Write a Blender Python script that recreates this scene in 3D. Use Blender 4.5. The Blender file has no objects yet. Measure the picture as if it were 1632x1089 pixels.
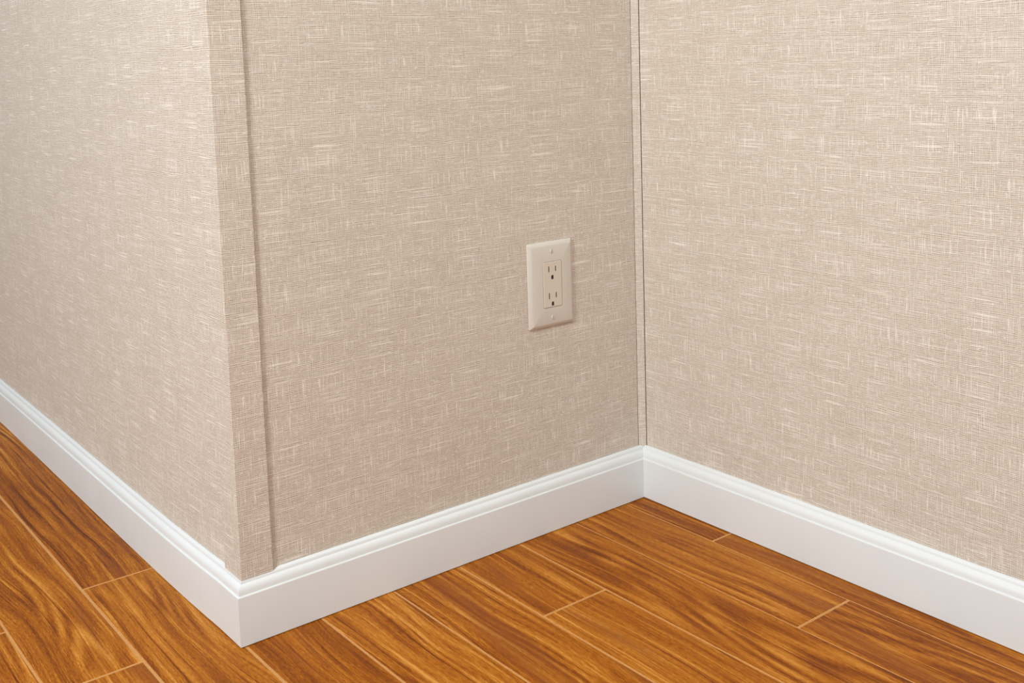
import bpy, bmesh, math, random
from mathutils import Vector, Matrix

scene = bpy.context.scene
COL = scene.collection
W, H = 1632, 1089

# ------------------------------------------------------------------ camera
cam_data = bpy.data.cameras.new('camera')
cam = bpy.data.objects.new('camera', cam_data)
COL.objects.link(cam)
cam.location = (-0.48922, -1.17896, 0.67969)
cam.rotation_euler = (math.radians(83.53311), math.radians(1.74738), math.radians(-38.36939))
cam_data.sensor_fit = 'HORIZONTAL'
cam_data.sensor_width = 36.0
cam_data.lens = 36.0 * 1777.575 / W
cam_data.shift_x = (W / 2 - 832.649) / W
cam_data.shift_y = (285.171 - H / 2) / W
cam_data.clip_start = 0.02
scene.camera = cam

# ------------------------------------------------------------------ light and exposure
scene.view_settings.view_transform = 'Standard'
scene.view_settings.look = 'None'
scene.view_settings.gamma = 1.0
scene.view_settings.use_curve_mapping = False
scene.view_settings.exposure = 0.07

world = bpy.data.worlds.new('room_ambient')
world.use_nodes = True
world.node_tree.nodes['Background'].inputs[0].default_value = (0.92, 0.97, 1.0, 1)
world.node_tree.nodes['Background'].inputs[1].default_value = 0.46
scene.world = world

def area_light(name, loc, target, size, power, col, size_y=None):
    d = bpy.data.lights.new(name, 'AREA')
    d.energy = power
    d.color = col
    d.size = size
    if size_y:
        d.shape = 'RECTANGLE'
        d.size_y = size_y
    o = bpy.data.objects.new(name, d)
    COL.objects.link(o)
    o.location = loc
    o.rotation_euler = (Vector(target) - Vector(loc)).to_track_quat('-Z', 'Y').to_euler()
    return o

area_light('ceiling_lamp_key', (-1.30, -1.35, 2.25), (0.25, 0.0, 0.3), 0.42, 5, (0.985, 0.99, 1.0))
area_light('left_side_light', (-1.88, -0.92, 1.75), (0.2, 0.10, 0.45), 0.45, 47, (0.97, 0.985, 1.0))  # added unseen light from the left for side shading; no window known there
area_light('left_wall_fill', (-2.00, 0.75, 1.60), (0.0, 0.25, 0.55), 0.9, 7, (0.95, 0.975, 1.0))  # added unseen fill that brightens the left wall, not a known window
area_light('ceiling_lamp_fill', (0.10, -1.6, 2.38), (0.10, -1.55, 0.0), 1.6, 19, (0.95, 0.98, 1.0))

# ------------------------------------------------------------------ helpers
def lin(r, g, b):
    def f(c):
        c /= 255.0
        return c / 12.92 if c <= 0.04045 else ((c + 0.055) / 1.055) ** 2.4
    return (f(r), f(g), f(b), 1.0)

class NT:
    """small wrapper for writing node graphs"""
    def __init__(self, name):
        self.mat = bpy.data.materials.new(name)
        self.mat.use_nodes = True
        self.t = self.mat.node_tree
        self.bsdf = self.t.nodes['Principled BSDF']
    def _set(self, sock, v):
        if isinstance(v, bpy.types.NodeSocket):
            self.t.links.new(v, sock)
        elif v is not None:
            sock.default_value = v
    def m(self, op, a, b=None, c=None, clamp=False):
        n = self.t.nodes.new('ShaderNodeMath')
        n.operation = op
        n.use_clamp = clamp
        for i, v in enumerate((a, b, c)):
            if v is not None:
                self._set(n.inputs[i], v)
        return n.outputs[0]
    def xyz(self, x, y, z=0.0):
        n = self.t.nodes.new('ShaderNodeCombineXYZ')
        for i, v in enumerate((x, y, z)):
            self._set(n.inputs[i], v)
        return n.outputs[0]
    def sep(self, v):
        n = self.t.nodes.new('ShaderNodeSeparateXYZ')
        self._set(n.inputs[0], v)
        return n.outputs
    def noise(self, vec, scale=1.0, detail=2.0, rough=0.5, dist=0.0):
        n = self.t.nodes.new('ShaderNodeTexNoise')
        self._set(n.inputs['Vector'], vec)
        n.inputs['Scale'].default_value = scale
        n.inputs['Detail'].default_value = detail
        n.inputs['Roughness'].default_value = rough
        n.inputs['Distortion'].default_value = dist
        return n.outputs[0]
    def rng(self, v, a, b, c=0.0, d=1.0, smooth=True):
        n = self.t.nodes.new('ShaderNodeMapRange')
        n.interpolation_type = 'SMOOTHSTEP' if smooth else 'LINEAR'
        self._set(n.inputs[0], v)
        for i, x in enumerate((a, b, c, d)):
            n.inputs[i + 1].default_value = x
        return n.outputs[0]
    def ramp(self, v, stops):
        n = self.t.nodes.new('ShaderNodeValToRGB')
        e = n.color_ramp.elements
        while len(e) < len(stops):
            e.new(0.5)
        for i, (p, c) in enumerate(stops):
            e[i].position = p
            e[i].color = c
        self._set(n.inputs[0], v)
        return n.outputs[0]
    def mix(self, f, a, b):
        n = self.t.nodes.new('ShaderNodeMix')
        n.data_type = 'RGBA'
        self._set(n.inputs[0], f)
        self._set(n.inputs[6], a)
        self._set(n.inputs[7], b)
        return n.outputs[2]
    def bump(self, h, strength, dist):
        n = self.t.nodes.new('ShaderNodeBump')
        n.inputs['Strength'].default_value = strength
        n.inputs['Distance'].default_value = dist
        self._set(n.inputs['Height'], h)
        self.t.links.new(n.outputs[0], self.bsdf.inputs['Normal'])
    def tex(self, which):
        n = self.t.nodes.new('ShaderNodeTexCoord')
        return n.outputs[which]
    def pos(self):
        return self.t.nodes.new('ShaderNodeNewGeometry').outputs['Position']
    def rand(self):
        return self.t.nodes.new('ShaderNodeObjectInfo').outputs['Random']
    def attr(self, name):
        n = self.t.nodes.new('ShaderNodeAttribute')
        n.attribute_type = 'OBJECT'
        n.attribute_name = name
        return n.outputs
    def base(self, c):
        self._set(self.bsdf.inputs['Base Color'], c)
    def p(self, **kw):
        for k, v in kw.items():
            self._set(self.bsdf.inputs[k.replace('_', ' ')], v)

# ------------------------------------------------------------------ materials
def wallpaper(name, seed):
    n = NT(name)
    s = n.sep(n.pos())
    u0 = n.m('ADD', n.m('SUBTRACT', s[0], s[1]), 7.3 + seed)
    v0 = s[2]
    P = n.xyz(u0, v0, seed)
    wob = n.m('SUBTRACT', n.noise(n.xyz(n.m('MULTIPLY', u0, 16), n.m('MULTIPLY', v0, 90), seed), 1, 2), 0.5)
    wob2 = n.m('SUBTRACT', n.noise(n.xyz(n.m('MULTIPLY', u0, 90), n.m('MULTIPLY', v0, 16), seed + 3), 1, 2), 0.5)
    v = n.m('ADD', v0, n.m('MULTIPLY', wob, 0.0045))
    u = n.m('ADD', u0, n.m('MULTIPLY', wob2, 0.0045))
    weft = n.m('SINE', n.m('MULTIPLY', v, 2 * math.pi / 0.0021))
    warp = n.m('SINE', n.m('MULTIPLY', u, 2 * math.pi / 0.0021))
    ah = n.rng(n.noise(n.xyz(n.m('MULTIPLY', u0, 170), n.m('MULTIPLY', v0, 330), 5), 1, 3), 0.33, 0.62, 0.0, 1.0)
    av = n.rng(n.noise(n.xyz(n.m('MULTIPLY', u0, 260), n.m('MULTIPLY', v0, 80), 9), 1, 3), 0.42, 0.66, 0.0, 1.0)
    # individual yarns of unequal tone
    yarn_h = n.m('SUBTRACT', n.noise(n.xyz(n.m('MULTIPLY', u0, 60), n.m('MULTIPLY', v0, 480), 21), 1, 2), 0.5)
    yarn_v = n.m('SUBTRACT', n.noise(n.xyz(n.m('MULTIPLY', u0, 480), n.m('MULTIPLY', v0, 30), 22), 1, 2), 0.5)
    # slubs: long pale horizontal yarns, shorter vertical ones, knots
    sl_h = n.rng(n.noise(n.xyz(n.m('MULTIPLY', u0, 15), n.m('MULTIPLY', v, 1000), 31), 1, 0.5), 0.625, 0.665)
    sl_v = n.rng(n.noise(n.xyz(n.m('MULTIPLY', u, 900), n.m('MULTIPLY', v0, 26), 32), 1, 0.5), 0.655, 0.695)
    knot = n.rng(n.noise(n.xyz(n.m('MULTIPLY', u0, 210), n.m('MULTIPLY', v0, 330), 33), 1, 1), 0.645, 0.70)
    cloud = n.m('SUBTRACT', n.noise(P, 14, 3), 0.5)
    t = n.m('ADD', 0.42, n.m('MULTIPLY', n.m('MULTIPLY', weft, ah), 0.19))
    cross = n.m('MULTIPLY', n.m('SUBTRACT', 1.0, weft), n.m('SUBTRACT', 1.0, warp))
    t = n.m('SUBTRACT', t, n.m('MULTIPLY', n.m('SUBTRACT', cross, 1.0), n.m('MULTIPLY', av, 0.045)))
    t = n.m('ADD', t, n.m('MULTIPLY', n.m('MULTIPLY', warp, av), 0.11))
    t = n.m('ADD', t, n.m('MULTIPLY', yarn_h, 0.17))
    t = n.m('ADD', t, n.m('MULTIPLY', yarn_v, 0.13))
    t = n.m('ADD', t, n.m('MULTIPLY', cloud, 0.10))
    t = n.m('ADD', t, n.m('MULTIPLY', sl_h, 0.34))
    t = n.m('ADD', t, n.m('MULTIPLY', sl_v, 0.31))
    t = n.m('ADD', t, n.m('MULTIPLY', knot, 0.24), clamp=True)
    c = n.ramp(t, [(0.0, lin(138, 121, 103)), (0.25, lin(177, 164, 147)), (0.45, lin(209, 199, 184)),
                   (0.65, lin(224, 215, 202)), (1.0, lin(243, 235, 224))])
    grey = n.rng(n.noise(n.xyz(n.m('MULTIPLY', u0, 75), n.m('MULTIPLY', v0, 130), 41), 1, 2), 0.63, 0.70, 0.0, 0.45)
    c = n.mix(grey, c, lin(222, 217, 212))
    n.base(c)
    n.p(Roughness=0.62, Sheen_Weight=0.10, Sheen_Roughness=0.5)
    n.bsdf.inputs['Specular IOR Level'].default_value = 0.35
    n.bump(t, 0.55, 0.0006)
    return n.mat

MAT_PAPER = wallpaper('woven_wallpaper', 0.0)
MAT_PAPER_TRIM = wallpaper('woven_wallpaper_trim', 1.7)

def wood():
    n = NT('laminate_wood')
    s = n.sep(n.tex('Object'))
    r = n.m('MULTIPLY', n.attr('grain_seed')[2], 1.0)
    tone = n.attr('grain_tone')[2]
    x = s[0]
    y = s[1]
    wx = n.m('SUBTRACT', n.noise(n.xyz(n.m('MULTIPLY', x, 7), n.m('MULTIPLY', y, 2.6), r), 1, 1), 0.5)
    wy = n.m('SUBTRACT', n.noise(n.xyz(n.m('MULTIPLY', x, 40), n.m('MULTIPLY', y, 11), n.m('ADD', r, 2.0)), 1, 2), 0.5)
    xx = n.m('ADD', n.m('ADD', x, n.m('MULTIPLY', wx, 0.048)), n.m('MULTIPLY', wy, 0.0035))
    field = n.noise(n.xyz(n.m('MULTIPLY', xx, 13), n.m('MULTIPLY', y, 1.1), r), 1, 0.6)
    wig = n.m('SUBTRACT', n.noise(n.xyz(n.m('MULTIPLY', x, 160), n.m('MULTIPLY', y, 9), r), 1, 3), 0.5)
    ringv = n.m('ADD', n.m('MULTIPLY', field, 95), n.m('MULTIPLY', wig, 2.2))
    ring = n.m('MULTIPLY_ADD', n.m('SINE', ringv), 0.5, 0.5)
    rmask = n.rng(n.noise(n.xyz(n.m('MULTIPLY', x, 22), n.m('MULTIPLY', y, 2.5), n.m('ADD', r, 4.0)), 1, 2), 0.38, 0.64, 0.0, 1.0)
    band = n.noise(n.xyz(n.m('MULTIPLY', xx, 75), n.m('MULTIPLY', y, 1.3), n.m('ADD', r, 8.0)), 1, 4, 0.6)
    fibre = n.noise(n.xyz(n.m('MULTIPLY', xx, 640), n.m('MULTIPLY', y, 13), n.m('ADD', r, 12.0)), 1, 3, 0.6)
    fleck = n.noise(n.xyz(n.m('MULTIPLY', xx, 1300), n.m('MULTIPLY', y, 130), n.m('ADD', r, 15.0)), 1, 2)
    pale = n.rng(n.noise(n.xyz(n.m('MULTIPLY', xx, 210), n.m('MULTIPLY', y, 1.8), n.m('ADD', r, 25.0)), 1, 2), 0.58, 0.72)
    dark = n.rng(n.noise(n.xyz(n.m('MULTIPLY', xx, 240), n.m('MULTIPLY', y, 2.6), n.m('ADD', r, 30.0)), 1, 2), 0.58, 0.72)
    t = n.m('ADD', 0.50, n.m('MULTIPLY', n.m('MULTIPLY', n.m('SUBTRACT', ring, 0.5), rmask), 0.36))
    t = n.m('ADD', t, n.m('MULTIPLY', n.m('SUBTRACT', band, 0.5), 1.10))
    t = n.m('ADD', t, n.m('MULTIPLY', n.m('SUBTRACT', fibre, 0.5), 0.95))
    t = n.m('ADD', t, n.m('MULTIPLY', n.m('SUBTRACT', fleck, 0.5), 0.85))
    t = n.m('ADD', t, n.m('MULTIPLY', pale, 0.30))
    t = n.m('ADD', t, n.m('MULTIPLY', dark, -0.30))
    t = n.m('ADD', t, tone, clamp=True)
    c = n.ramp(t, [(0.0, lin(92, 40, 1)), (0.28, lin(128, 64, 4)), (0.50, lin(158, 88, 12)),
                   (0.72, lin(182, 113, 30)), (1.0, lin(208, 146, 66))])
    red = n.rng(n.noise(n.xyz(n.m('MULTIPLY', xx, 24), n.m('MULTIPLY', y, 2.4), n.m('ADD', r, 20.0)), 1, 2), 0.56, 0.70, 0.0, 0.6)
    c = n.mix(red, c, lin(132, 68, 24))
    n.base(c)
    n.p(Roughness=n.rng(fibre, 0.3, 0.7, 0.42, 0.52))
    n.bsdf.inputs['Specular IOR Level'].default_value = 0.13
    n.bump(t, 0.12, 0.0006)
    return n.mat

MAT_WOOD = wood()

def joint():
    n = NT('tan_joint_line')
    q = n.noise(n.pos(), 300, 2)
    n.base(n.ramp(q, [(0.3, lin(190, 133, 68)), (0.7, lin(204, 149, 88))]))
    n.p(Roughness=0.6)
    return n.mat

MAT_JOINT = joint()

def painted(name, a, b, rough, spec=0.5):
    n = NT(name)
    q = n.noise(n.pos(), 9, 3)
    n.base(n.ramp(q, [(0.3, a), (0.7, b)]))
    n.p(Roughness=rough)
    n.bsdf.inputs['Specular IOR Level'].default_value = spec
    f = n.noise(n.pos(), 260, 2)
    n.bump(f, 0.04, 0.0004)
    return n.mat

MAT_BASE = painted('white_semi_gloss_paint', lin(221, 225, 224), lin(225, 229, 228), 0.36)
MAT_PLATE = painted('light_almond_plastic', lin(209, 203, 191), lin(211, 205, 193), 0.33)
MAT_RECEPT = painted('ivory_plastic', lin(211, 202, 186), lin(213, 204, 188), 0.38)
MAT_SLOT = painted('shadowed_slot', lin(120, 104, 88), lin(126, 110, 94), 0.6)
MAT_DARK = painted('dark_recess_shade', lin(34, 24, 18), lin(40, 28, 20), 0.7)  # dark colour painting the shade in the outlet's holes and gap

# ------------------------------------------------------------------ mesh builders
def link(name, bm, mat, parent=None, smooth=False):
    me = bpy.data.meshes.new(name)
    bmesh.ops.recalc_face_normals(bm, faces=bm.faces)
    bm.to_mesh(me)
    bm.free()
    me.materials.append(mat)
    if smooth:
        for p in me.polygons:
            p.use_smooth = True
    o = bpy.data.objects.new(name, me)
    COL.objects.link(o)
    if parent:
        o.parent = parent
    return o

def tag(o, label, cat, kind=None, group=None):
    o['label'] = label
    o['category'] = cat
    if kind:
        o['kind'] = kind
    if group:
        o['group'] = group
    return o

def prism(bm, pts, z0, z1, bevel_edges=None, bevel=0.0):
    lo = [bm.verts.new((x, y, z0)) for x, y in pts]
    hi = [bm.verts.new((x, y, z1)) for x, y in pts]
    k = len(pts)
    bm.faces.new(lo[::-1])
    bm.faces.new(hi)
    vert_edges = []
    for i in range(k):
        j = (i + 1) % k
        bm.faces.new((lo[i], lo[j], hi[j], hi[i]))
    for i in (bevel_edges or []):
        vert_edges.append(bm.edges.get((lo[i], hi[i])))
    if vert_edges and bevel:
        bmesh.ops.bevel(bm, geom=vert_edges, offset=bevel, segments=3, profile=0.5, affect='EDGES')

# key dimensions (metres); origin is the floor corner of the projecting baseboard
L = 0.65434          # length of the middle baseboard
D = 0.0130           # wallpaper plane behind the face of the baseboard
TD = 0.0090          # face of the corner trim
TOP = 2.40
FAR = 3.0

def bow(y):
    # the long left wall bulges a few millimetres out of true
    t = max(y - .06, 0) / .24
    return -0.0032 * t * math.exp(1 - t)
BOW_Y = [.06 + .04 * i for i in range(1, 40)]

# ------------------------------------------------------------------ walls
bm = bmesh.new()
prism(bm, [(D, D), (D, .06)] + [(D + bow(y), y) for y in BOW_Y] + [(D, FAR), (D + .1, FAR), (D + .1, D + .1)], 0.0, TOP)
tag(link('wall_left', bm, MAT_PAPER), 'beige woven-textured wall receding at the left, past the projecting corner', 'wall', 'structure')

bm = bmesh.new()
prism(bm, [(D, D), (L + .0026, D), (L + .0026, .020), (L + .020, .020), (L + .113, .113), (D + .1, D + .1)], 0.0, TOP)
tag(link('wall_back', bm, MAT_PAPER), 'narrow beige woven-textured wall in the middle that carries the outlet', 'wall', 'structure')

bm = bmesh.new()
prism(bm, [(L + D, .0047), (L + .020, .0047), (L + .020, .020), (L + .113, .113), (L + .113, -FAR), (L + D, -FAR)], 0.0, TOP)
tag(link('wall_right', bm, MAT_PAPER), 'wide beige woven-textured wall at the right of the inside corner', 'wall', 'structure')

# wallpaper-covered corner trim and inside-corner bead
bm = bmesh.new()
prism(bm, [(TD, .0555), (TD, TD), (.0500, TD), (.0500, D), (D, D), (D, .0555)], 0.0762, TOP, [0, 1, 2], 0.0009)
tag(link('trim_1', bm, MAT_PAPER_TRIM), 'flat beige woven-covered trim wrapping the projecting wall corner', 'trim', 'structure')

bm = bmesh.new()
prism(bm, [(L + .0034, .0129), (L + .0124, .0057), (L + .0150, .0072), (L + .0150, .0160), (L + .0052, .0160)], 0.0757, TOP, [0, 1], 0.0005)
tag(link('trim_2', bm, MAT_PAPER_TRIM), 'slim beige woven-covered bead standing in the inside corner between two dark seams', 'trim', 'structure')

# ------------------------------------------------------------------ baseboards
def arc(cx, cz, rd, rz, a0, a1, k):
    return [(cx + rd * math.cos(math.radians(a0 + (a1 - a0) * i / k)), cz + rz * math.sin(math.radians(a0 + (a1 - a0) * i / k))) for i in range(k + 1)]

PROFILE = [(D - .0002, .0008), (.0004, .0008), (0.0, .0012), (0.0, .0600)]
PROFILE += arc(.0012, .0600, .0012, .0014, 160, 90, 4)          # small rounded shoulder
PROFILE += [(.0021, .0614)]
PROFILE += arc(.0082, .0620, .0060, .0106, 180, 95, 9)          # swelling moulding
PROFILE += [(.0081, .0727)]                                     # quirk
PROFILE += arc(.0123, .0733, .0040, .0050, 180, 100, 6)         # top bead
PROFILE += [(D - .0002, .0784)]

CLIPPED = []
for d, z in PROFILE:
    if d > TD and z > .07:
        CLIPPED.append((D - .0002 if (d, z) == PROFILE[-1] else d, .0760))
    else:
        CLIPPED.append((d, z))

def sweep(name, stations, label):
    """stations: list of (function(d) -> (x, y), profile)"""
    bm = bmesh.new()
    rows = []
    for f, prof in stations:
        rows.append([bm.verts.new((*f(d), z)) for d, z in prof])
    k = len(PROFILE)
    for a, b in zip(rows[:-1], rows[1:]):
        for i in range(k):
            j = (i + 1) % k
            bm.faces.new((a[i], a[j], b[j], b[i]))
    bm.faces.new(rows[0])
    bm.faces.new(rows[-1][::-1])
    o = link(name, bm, MAT_BASE)
    tag(o, label, 'baseboard', 'structure')
    # smooth only the moulding
    for p in o.data.polygons:
        p.use_smooth = len(p.vertices) == 4 and min(o.data.vertices[v].co.z for v in p.vertices) > 0.0598
    o.data.set_sharp_from_angle(angle=math.radians(38))
    return o

sweep('baseboard_left', [(lambda d: (d, d), CLIPPED), (lambda d: (d, .0560), CLIPPED), (lambda d: (d, .0605), PROFILE)] + [(lambda d, y=y: (d + bow(y), y), PROFILE) for y in BOW_Y] + [(lambda d: (d, FAR), PROFILE)],
      'white moulded baseboard receding along the left wall')
sweep('baseboard_back', [(lambda d: (d, d), CLIPPED), (lambda d: (.0508, d), CLIPPED), (lambda d: (.0580, d), PROFILE), (lambda d: (L + d, d), PROFILE)],
      'white moulded baseboard below the outlet, between the two corners')
sweep('baseboard_right', [(lambda d: (L + d, d), PROFILE), (lambda d: (L + d, -FAR), PROFILE)],
      'white moulded baseboard running along the right wall')

# ------------------------------------------------------------------ floor
bm = bmesh.new()
prism(bm, [(-2.2, -FAR), (L + D, -FAR), (L + D, D), (D, D), (D, FAR), (-2.2, FAR)], -0.012, -0.0005)
floor = tag(link('floor', bm, MAT_JOINT), 'orange-brown wood-look plank floor with tan joint lines', 'floor', 'structure')

rng = random.Random(11)
GAPS = [.0016, .0019, .0019, .0016, .0015, .0016, .0015, .0010, .0010]   # half widths of the long joints
PLANK_LEN = 0.90

def plank(x0, x1, y0, y1, tone, seed):
    w, l = (x1 - x0) / 2, (y1 - y0) / 2
    if w < 0.002 or l < 0.004:
        return
    bm = bmesh.new()
    c = 0.0005
    rings = []
    for ins, z in ((0, -0.0080), (0, -c), (c, 0.0)):
        rings.append([bm.verts.new((sx * (w - ins), sy * (l - ins), z)) for sx, sy in ((-1, -1), (1, -1), (1, 1), (-1, 1))])
    bm.faces.new(rings[0][::-1])
    bm.faces.new(rings[-1])
    for a, b in zip(rings[:-1], rings[1:]):
        for i in range(4):
            j = (i + 1) % 4
            bm.faces.new((a[i], a[j], b[j], b[i]))
    o = link('plank', bm, MAT_WOOD, floor)
    o.location = ((x0 + x1) / 2, (y0 + y1) / 2, 0)
    o['grain_seed'] = seed
    o['grain_tone'] = tone

JX = [-0.1999, -0.0962, 0.0071, 0.1061, 0.2088, 0.3110, 0.4138, 0.5175, 0.6171]
PITCH = 0.1026
rows = []                                     # x0, x1, y of one end joint
x = JX[0]
left = []
k = 0
while x > -2.1:
    left.append((x - PITCH, x, (0.23 + 0.37 * k) % PLANK_LEN))
    x -= PITCH
    k += 1
rows += left
ENDS = [0.0505, 0.2791, -0.62, -0.78, -0.56, -0.1754, -0.66, -0.3942]
for a, b, e in zip(JX[:-1], JX[1:], ENDS):
    rows.append((a, b, e))
rows.append((JX[-1], L + 0.010, -0.1714))
n_left = len(left)
for n_row, (x0, x1, e) in enumerate(rows):
    k = n_row - n_left
    g0 = GAPS[k] if 0 <= k else .0016
    g1 = GAPS[k + 1] if 0 <= k < 8 else (GAPS[0] if n_row == 0 else .0016)
    GAP = .0022
    ymax = FAR - .01 if x1 < 0.02 else 0.009
    y = e
    while y > -2.9:
        y -= PLANK_LEN
    a = y
    while a < ymax:
        b = min(a + PLANK_LEN, ymax)
        lo = max(a, -2.95)
        if b - lo > 0.02:
            plank(x0 + g0, x1 - (g1 if x1 < L else 0), lo + GAP * .9, b - (GAP * .9 if b < ymax else 0),
                  rng.uniform(-0.05, 0.05), rng.uniform(0, 40))
        a += PLANK_LEN

# ------------------------------------------------------------------ wall outlet
def rrect(w, h, r, k=4):
    pts = []
    for cx, cz, a0 in ((w / 2 - r, h / 2 - r, 0), (-w / 2 + r, h / 2 - r, 90), (-w / 2 + r, -h / 2 + r, 180), (w / 2 - r, -h / 2 + r, 270)):
        for i in range(k + 1):
            a = math.radians(a0 + 90 * i / k)
            pts.append((cx + r * math.cos(a), cz + r * math.sin(a)))
    return pts

PLW, PLH = 0.0806, 0.1217
PCX, PCZ = 0.4503 + PLW / 2, 0.2944 + PLH / 2
outlet = bpy.data.objects.new('wall_outlet', None)
outlet.empty_display_size = 0.05
COL.objects.link(outlet)
outlet.location = (PCX, D, PCZ)
tag(outlet, 'light almond rectangular wall outlet with two sockets on the middle wall', 'outlet')

def ring(bm, pts, depth):
    return [bm.verts.new((x, -depth, z)) for x, z in pts]

def bridge(bm, a, b):
    k = len(a)
    for i in range(k):
        j = (i + 1) % k
        bm.faces.new((a[i], a[j], b[j], b[i]))

RX, RZ = 0.4914 - PCX, 0.3552 - PCZ            # receptacle centre on the plate
RW, RH = 0.0330, 0.0646

bm = bmesh.new()
prof = [(0, 0.0003), (0, 0.0012), (0.0003, 0.0019), (0.0012, 0.0029), (0.0030, 0.0043), (0.0048, 0.0053), (0.0060, 0.0057)]
prev = None
for ins, dep in prof:
    r = ring(bm, rrect(PLW - 2 * ins, PLH - 2 * ins, max(0.0022 - ins * .2, .0008)), dep)
    if prev:
        bridge(bm, prev, r)
    else:
        bm.faces.new(r)
    prev = r
op = [(x + RX, z + RZ) for x, z in rrect(RW + .0010, RH + .0010, .0024)]
r = ring(bm, op, 0.0057)
bridge(bm, prev, r)
r2 = ring(bm, [(x + RX, z + RZ) for x, z in rrect(RW + .0010, RH + .0010, .0024)], 0.0010)
bridge(bm, r, r2)
plate = link('faceplate', bm, MAT_PLATE, outlet)
for p in plate.data.polygons:
    p.use_smooth = len(p.vertices) == 4
plate.data.set_sharp_from_angle(angle=math.radians(40))

bm = bmesh.new()
back = ring(bm, [(x + RX, z + RZ) for x, z in rrect(RW + .0030, RH + .0030, .0024)], 0.0010)
bm.faces.new(back)
back2 = ring(bm, [(x + RX, z + RZ) for x, z in rrect(RW + .0030, RH + .0030, .0024)], 0.0040)
bridge(bm, back, back2)
inn = ring(bm, [(x + RX, z + RZ) for x, z in rrect(RW + .0002, RH + .0002, .0020)], 0.0040)
bridge(bm, back2, inn)
bm.faces.new(inn)
link('gap_shade_backing', bm, MAT_DARK, outlet)  # added dark backing that paints shade into the gap around the receptacle

# receptacle with real slots
def slot(x, z0, z1, w):
    return [(x - w / 2, z0), (x + w / 2, z0), (x + w / 2, z1), (x - w / 2, z1)]

def dhole(x, z0, z1, w):
    r = w / 2
    zc = z1 - r
    return [(x - r, z0), (x + r, z0)] + [(x + r * math.cos(math.radians(a)), zc + r * math.sin(math.radians(a))) for a in range(0, 181, 20)]

holes_abs = [slot(.4850, .3730, .3814, .0020), slot(.4971, .3734, .3808, .0021), dhole(.4911, .3626, .3688, .0046),
             slot(.4848, .3348, .3435, .0020), slot(.4973, .3356, .3431, .0021), dhole(.4908, .3248, .3309, .0046)]
holes = [[(x - PCX, z - PCZ) for x, z in h] for h in holes_abs]

bm = bmesh.new()
F = 0.0063
ra = ring(bm, [(x + RX, z + RZ) for x, z in rrect(RW, RH, .0020)], 0.0012)
rb = ring(bm, [(x + RX, z + RZ) for x, z in rrect(RW, RH, .0020)], F - .0005)
rc = ring(bm, [(x + RX, z + RZ) for x, z in rrect(RW - .0012, RH - .0012, .0016)], F)
bridge(bm, ra, rb)
bridge(bm, rb, rc)
edges = [bm.edges.get((rc[i], rc[(i + 1) % len(rc)])) for i in range(len(rc))]
for h in holes:
    top = ring(bm, h, F)
    low = ring(bm, h, F - .0040)
    bridge(bm, top, low)
    edges += [bm.edges.get((top[i], top[(i + 1) % len(top)])) for i in range(len(top))]
bmesh.ops.triangle_fill(bm, use_beauty=True, use_dissolve=False, edges=edges, normal=(0, -1, 0))
receptacle = link('receptacle', bm, MAT_RECEPT, outlet)
receptacle['label'] = 'slightly yellower receptacle with two three-hole sockets'

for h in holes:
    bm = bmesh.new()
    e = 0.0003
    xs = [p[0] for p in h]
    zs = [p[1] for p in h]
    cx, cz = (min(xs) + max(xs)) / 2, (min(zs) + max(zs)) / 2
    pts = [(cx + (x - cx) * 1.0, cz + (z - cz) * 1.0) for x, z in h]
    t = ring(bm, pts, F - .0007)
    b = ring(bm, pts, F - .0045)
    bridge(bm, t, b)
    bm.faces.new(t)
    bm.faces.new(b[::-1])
    link('ground_hole_shade' if len(h) > 4 else 'blade_slot_shade', bm, MAT_DARK, receptacle)  # dark plugs just below the face paint the shade inside the holes

# screws with a driver slot
def screw(x, z, turn):
    bm = bmesh.new()
    R, hw, base, topd = 0.0034, 0.00055, 0.0054, 0.0063
    # base disc
    k = 24
    d0 = ring(bm, [(R * math.cos(2 * math.pi * i / k), R * math.sin(2 * math.pi * i / k)) for i in range(k)], base + 0.00005)
    bm.faces.new(d0)
    d1 = ring(bm, [(R * .98 * math.cos(2 * math.pi * i / k), R * .98 * math.sin(2 * math.pi * i / k)) for i in range(k)], base + .0002)
    bridge(bm, d0, d1)
    bm.faces.new(d1)
    for sgn in (-1, 1):
        a0 = math.asin(hw / R)
        outl = []
        for i in range(13):
            a = -math.pi / 2 + a0 + (math.pi - 2 * a0) * i / 12
            outl.append((sgn * R * math.cos(a), R * math.sin(a)))
        lo = ring(bm, outl, base + .0002)
        m1 = ring(bm, [(sgn * max(abs(px), hw) if abs(px) < R * .3 else px, pz) for px, pz in outl], 0.0058)
        hi = ring(bm, [(sgn * (hw + (abs(px) - hw) * .72), pz * .80) for px, pz in outl], topd)
        bridge(bm, lo, m1)
        bridge(bm, m1, hi)
        bm.faces.new(hi)
    o = link('screw', bm, MAT_PLATE, outlet)
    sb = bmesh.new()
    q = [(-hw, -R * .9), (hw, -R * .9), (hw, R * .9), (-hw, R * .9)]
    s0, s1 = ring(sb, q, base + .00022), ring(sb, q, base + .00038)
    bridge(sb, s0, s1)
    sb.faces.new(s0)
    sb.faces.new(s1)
    link('driver_slot_shade', sb, MAT_SLOT, o)  # darker strip painting the slot's shade; the screw is one plastic
    o.location = (x - PCX, 0, z - PCZ)
    o.rotation_euler = (0, math.radians(turn), 0)
    return o

screw(.4914, .4021, 3)
screw(.4909, .3081, -4)
